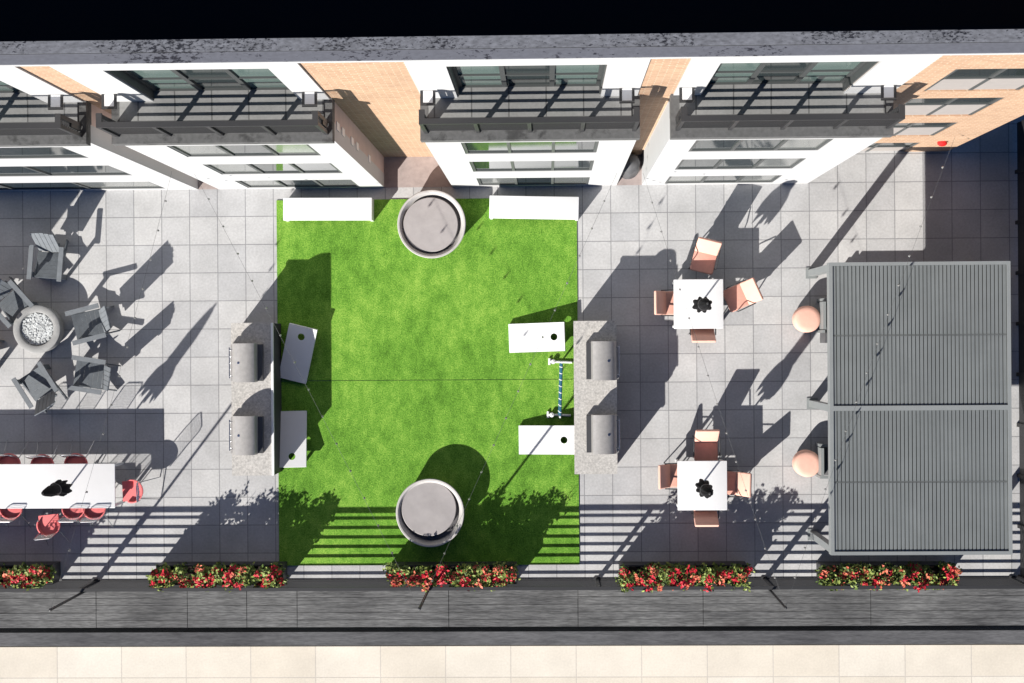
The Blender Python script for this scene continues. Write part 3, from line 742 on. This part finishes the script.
def grill(x0, x1, y0, y1, side, label, proto=None):
    z = .96; a = P(x0, y0, z + .2); b_ = P(x1, y1, z + .2)
    c = ((a.x + b_.x) / 2, (a.y + b_.y) / 2)
    if proto: return dup(proto, (c[0], c[1], .943), 0 if side < 0 else math.pi, label)
    L = (a.y - b_.y) / 2; W = (b_.x - a.x) / 2
    t = thing('grill', label, 'grill', (c[0], c[1], .943), 0, 'stainless steel built-in grills')
    MB().box(-W + .02, W + .10, -L + .02, L - .02, .0, .14).build('body', M['steeld'], t)
    # hood: rounded roll, handle on -x
    n = 16; prof = [(-W, .14)] + [(-W + .06 + (.94 - math.cos(R(90 * k / 6))) * .0 + (W * 1.15) * (1 - math.cos(R(90 * k / 6))) - .06, .14 + .24 * math.sin(R(90 * k / 6))) for k in range(1, 7)]
    prof += [(W * .62, .38), (W * .88, .33), (W, .14)]
    m_ = MB(); k = len(prof)
    vs = [(x, s_ * L, z_) for s_ in (-1, 1) for (x, z_) in prof]
    fs = [(i, i + 1, k + i + 1, k + i) for i in range(k - 1)]
    m_.add(vs, fs, True); m_.add(vs[:], [tuple(range(k)), tuple(range(2 * k - 1, k - 1, -1)), (0, k, 2 * k - 1, k - 1)])
    hood = m_.build('hood', M['steel'], t)
    MB().tube([(-W - .05, -L * .8, .20), (-W - .05, L * .8, .20)], .013, 10).tube([(-W - .05, -L * .7, .20), (-W + .03, -L * .7, .20)], .009, 6).tube([(-W - .05, L * .7, .20), (-W + .03, L * .7, .20)], .009, 6).build('handle', M['chrome'], hood)
    MB().lathe([(0, .014), (.03, .012), (.034, 0)], 14, (-W * .35, 0, .345), RY(R(-20))).build('thermometer', M['chrome'], hood)
    MB().box(-W - .04, -W + .019, -L + .02, L - .02, .01, .12).build('control_panel', M['steel'], t)
    for s_ in (-.66, -.33, 0, .33, .66):
        MB().lathe([(0, .035), (.02, .03), (.024, 0)], 12, (-W - .04, s_ * L, .065), RY(R(-90))).build('knob', M['chrome'], t)
    return t
gp = grill(231.5, 257, 343.5, 382, -1, 'upper stainless grill on the left granite counter')
grill(231.5, 257.5, 416.5, 454, -1, 'lower stainless grill on the left granite counter', gp)
grill(591, 617, 341, 380.5, 1, 'upper stainless grill on the right granite counter', gp)
grill(591, 617.5, 414.5, 454, 1, 'lower stainless grill on the right granite counter', gp)

# ------------------------------------------------------------------ round planters
def planter(px, py, label, lid_off, lid_tilt):
    zt = .50; c = P(px, py, zt); ro = 33.8 / PX
    t = thing('round_planter', label, 'planter', (c.x, c.y, 0), 0, 'round pale concrete planters on the turf')
    MB().lathe([(0, 0), (ro * .80, 0), (ro * .86, .03), (ro * .985, zt - .04), (ro, zt - .012), (ro - .012, zt), (ro - .045, zt - .004), (ro - .11, zt - .13), (ro - .13, zt - .19), (0, zt - .19)], 64).build('shell', M['conc'], t)
    rl_ = ro * .80
    MB().lathe([(ro - .135, zt - .185), (ro - .135, zt - .15), (0, zt - .15)], 56).build('liner', M['cdark'], t)
    MB().lathe([(0, -.02), (rl_ - .01, -.02), (rl_, -.012), (rl_, .012), (rl_ - .01, .022), (0, .024)], 56, (lid_off[0], lid_off[1], zt - .085), RX(lid_tilt)).build('lid', M['lid'], t)
planter(431.5, 224, 'round concrete planter at the upper edge of the turf, between two benches', (-.025, -.01), 0)
planter(430, 513, 'round concrete planter at the lower edge of the turf, lid pushed askew', (-.03, .085), R(-3))

# ------------------------------------------------------------------ benches
def bench(px, py, rz, label):
    c = P(px, py, .45)
    t = thing('bench', label, 'bench', (c.x, c.y, 0), rz, 'long white benches at the top of the turf')
    hx, hy = 44 / PX, 11.2 / PX
    MB().obox((0, 0, .43), (hx, hy, .028), bev=.012).build('seat', M['whitem'], t)
    for s_ in (-1, 1):
        MB().box(s_ * (hx - .035) - .03, s_ * (hx - .035) + .03, -hy + .01, hy - .01, 0, .40).build('leg', M['whitem'], t)
    MB().box(-hx + .066, hx - .066, -hy + .02, hy - .02, .30, .40).build('apron', M['whitem'], t)
bench(327.5, 209, R(-.5), 'left of the two long white benches below the building')
bench(534, 207.5, R(-1.5), 'right of the two long white benches below the building')

# ------------------------------------------------------------------ cornhole boards
def board(corners, hole_end, label, proto=None):
    """corners: pixel corners; hole_end: pixel midpoint of the raised end"""
    pts = [P(*c_, .2) for c_ in corners]; cx = sum(p.x for p in pts) / 4; cy = sum(p.y for p in pts) / 4
    he = P(*hole_end, .3); rz = math.atan2(he.y - cy, he.x - cx) - math.pi / 2
    if proto: return dup(proto, (cx, cy, .022), rz, label)
    t = thing('cornhole_board', label, 'game board', (cx, cy, .022), rz, 'white cornhole boards on the turf')
    W, L = .31, .61; tilt = R(10.5); zc = .185
    m_ = MB(); n = 24; hy = L - .23; rr = .076
    rot = RX(tilt); vs = []; fs = []
    for z in (.012, -.006):
        for i in range(n):
            a_ = 2 * math.pi * i / n; vs.append((rr * math.cos(a_), hy + rr * math.sin(a_), z))
    outer = []
    for z in (.012, -.006):
        for i in range(n):
            a_ = 2 * math.pi * i / n; dx, dy = math.cos(a_), math.sin(a_)
            s_ = min((W / abs(dx)) if abs(dx) > 1e-6 else 9e9, ((L - hy) / dy) if dy > 1e-6 else (((L + hy) / -dy) if dy < -1e-6 else 9e9))
            vs.append((dx * s_, hy + dy * s_, z))
    # snap the nearest rays to the corners
    for zi in range(2):
        for (X, Y) in ((W, L), (-W, L), (W, -L), (-W, -L)):
            k = min(range(n), key=lambda i: (Vector(vs[2 * n + zi * n + i][:2]) - Vector((X, Y))).length + 0)
            vs[2 * n + zi * n + k] = (X, Y, vs[2 * n + zi * n + k][2])
    for i in range(n):
        j = (i + 1) % n
        fs += [(i, j, 2 * n + j, 2 * n + i)[::-1], (n + i, n + j, 3 * n + j, 3 * n + i), (i, j, n + j, n + i), (2 * n + i, 3 * n + i, 3 * n + j, 2 * n + j)]
    vs = [Vector((0, 0, zc)) + rot @ Vector(v) for v in vs]
    m_.add(vs, fs); m_.build('board', M['whitem'], t)
    fr = MB()
    for s_ in (-1, 1): fr.obox(Vector((0, 0, zc)) + rot @ Vector((s_ * (W - .014), 0, -.040)), (.012, L - .004, .032), rot)
    fr.obox(Vector((0, 0, zc)) + rot @ Vector((0, L - .014, -.040)), (W - .028, .012, .032), rot); fr.obox(Vector((0, 0, zc)) + rot @ Vector((0, -L + .014, -.040)), (W - .028, .012, .032), rot)
    fr.build('frame', M['whitem'], t)
    for s_ in (-1, 1): MB().box(s_ * .255 - .02, s_ * .255 + .02, L - .16, L - .10, 0, .24).build('leg', M['whitem'], t)
    return t
cb = board([(290.9, 324.4), (316.5, 328.7), (305, 383.9), (278.5, 377.7)], (303.5, 326.5), 'white cornhole board by left counter, upper one, tilted askew')
board([(278.5, 411), (305.8, 411), (305.8, 467), (278.5, 467)], (292, 467), 'white cornhole board by left counter, lower one, half in shade', cb)
board([(508.2, 324), (564.3, 322.5), (564.8, 350.6), (509.5, 352.8)], (564.5, 336.5), 'white cornhole board by right counter, above the blue ladder game', cb)
board([(518.7, 425.8), (574.5, 425.8), (574.5, 453.8), (519, 454.5)], (574, 440), 'white cornhole board by right counter, below the blue ladder game', cb)

# ladder toss game
c = P(560.5, 389, .4)
lt = thing('ladder_toss_game', 'blue and white ladder toss game standing beside the right counter', 'game', (c.x, c.y, .022), R(-2))
hl = 26.5 / PX
for s_ in (-1, 1):
    m_ = MB(); m_.tube([(-.26, s_ * hl, .025), (.24, s_ * hl, .025)], .025, 10); m_.tube([(0, s_ * hl, .02), (0, s_ * hl, .95)], .02, 10)
    m_.tube([(-.25, s_ * hl - .07, .025), (-.25, s_ * hl + .07, .025)], .028, 10); m_.lathe([(0, -.05), (.05, -.03), (.05, .03), (0, .05)], 12, (-.17, s_ * hl, .06)); m_.build('side_frame', M['whitem'], lt)
for i, z in enumerate((.3, .6, .93)):
    m_ = MB(); m_.tube([(-.015 + .012 * i, -hl + .02, z), (-.015 + .012 * i, hl - .02, z)], .021, 10); rg = m_.build('rung', M['blue'], lt)
    m_ = MB()
    for k in range(8):
        y = -hl + .1 + k * (2 * hl - .2) / 7
        m_.tube([(-.015 + .012 * i, y - .008, z), (-.015 + .012 * i, y + .008, z)], .024, 8)
    m_.build('band', M['whitem'], rg)

# ------------------------------------------------------------------ covered grill in the gap between bays
c = P(629, 165, .5); 
t = thing('covered_barbecue', 'dark grey covered barbecue in the narrow gap between white bays', 'barbecue', (c.x, c.y, 0))
m_ = MB(); prof = [(.24, 0), (.23, .3), (.22, .7), (.20, .86), (.12, .95), (0, .98)]
n = 28; vs = []; fs = []
for i, (r_, z) in enumerate(prof):
    for k in range(n):
        a_ = 2 * math.pi * k / n; f_ = 1 + (.05 * math.sin(a_ * 7) if i < 3 else 0); vs.append((r_ * f_ * math.cos(a_) * 1.0, r_ * f_ * math.sin(a_), z))
for i in range(len(prof) - 1):
    for k in range(n): fs.append((i * n + k, i * n + (k + 1) % n, (i + 1) * n + (k + 1) % n, (i + 1) * n + k))
m_.add(vs, fs, True).build('cover', M['cover'], t)
MB().tube([(.235 * math.cos(2 * math.pi * k / 30) * 1.05, .235 * math.sin(2 * math.pi * k / 30) * 1.05, .03) for k in range(30)], .008, 6, True).build('drawcord', M['chrome'], t)

# ------------------------------------------------------------------ light poles and string lights
ZP = .09 * H
tops = []
for px, lab in ((95, 'left'), (431, 'middle'), (764, 'right')):
    x = P(px, 578).x
    t = thing('light_pole', {'left': 'thin black string light pole on railing right of the leftmost flowers', 'middle': 'thin black string light pole on railing by the flowers below the turf', 'right': 'thin black string light pole on railing left of the pergola flowers'}[lab], 'pole', (x, YE - .085 - .04, 0), 0, 'string light poles on the railing')
    MB().tube([(0, 0, 0), (0, 0, ZP)], .028, 10).build('shaft', M['rail'], t)
    MB().box(-.04, .04, .028, .085, .9, .98).build('bracket', M['rail'], t)
    MB().lathe([(0, .05), (.03, .04), (.035, 0), (0, 0)], 12, (0, 0, ZP)).build('cap', M['rail'], t)
    tops.append(Vector((x, YE - .125, ZP)))
bulb_me = None
def string(a, b_, label, sag=.22, sp=.58):
    global bulb_me
    L = (b_ - a).length; n = int(L / sp); mid = (a + b_) / 2
    t = thing('string_lights', label, 'string lights', a, 0, 'string lights over the terrace')
    def pt(u): v = (b_ - a) * u; return Vector((v.x, v.y, v.z - sag * 4 * u * (1 - u)))
    MB().tube([pt(i / 30) for i in range(31)], .0027, 5).build('cable', M['cable'], t)
    for k in range(1, n):
        p = pt(k / n)
        if bulb_me is None:
            o = MB().lathe([(0, 0), (.011, -.002), (.012, -.045), (.021, -.065), (.023, -.085), (.015, -.105), (0, -.11)], 10).build('bulb', M['bulb'], t); bulb_me = o
        else:
            o = bulb_me.copy(); COL.objects.link(o); o.parent = t
        o.location = p
string(tops[2], P(955, 137, 3.0), 'string lights crossing over the pergola roof from the right pole')
string(tops[2], P(643, 173, 3.0), 'string lights from the right pole past both square tables')
string(tops[1], P(617, 173, 3.0), 'string lights from the middle pole to the second bay from right')
string(tops[1], P(193, 171, 3.0), 'string lights from the middle pole across the left counter and turf')
string(tops[0], P(172, 171, 3.0), 'string lights from the left pole up to the left white bay')
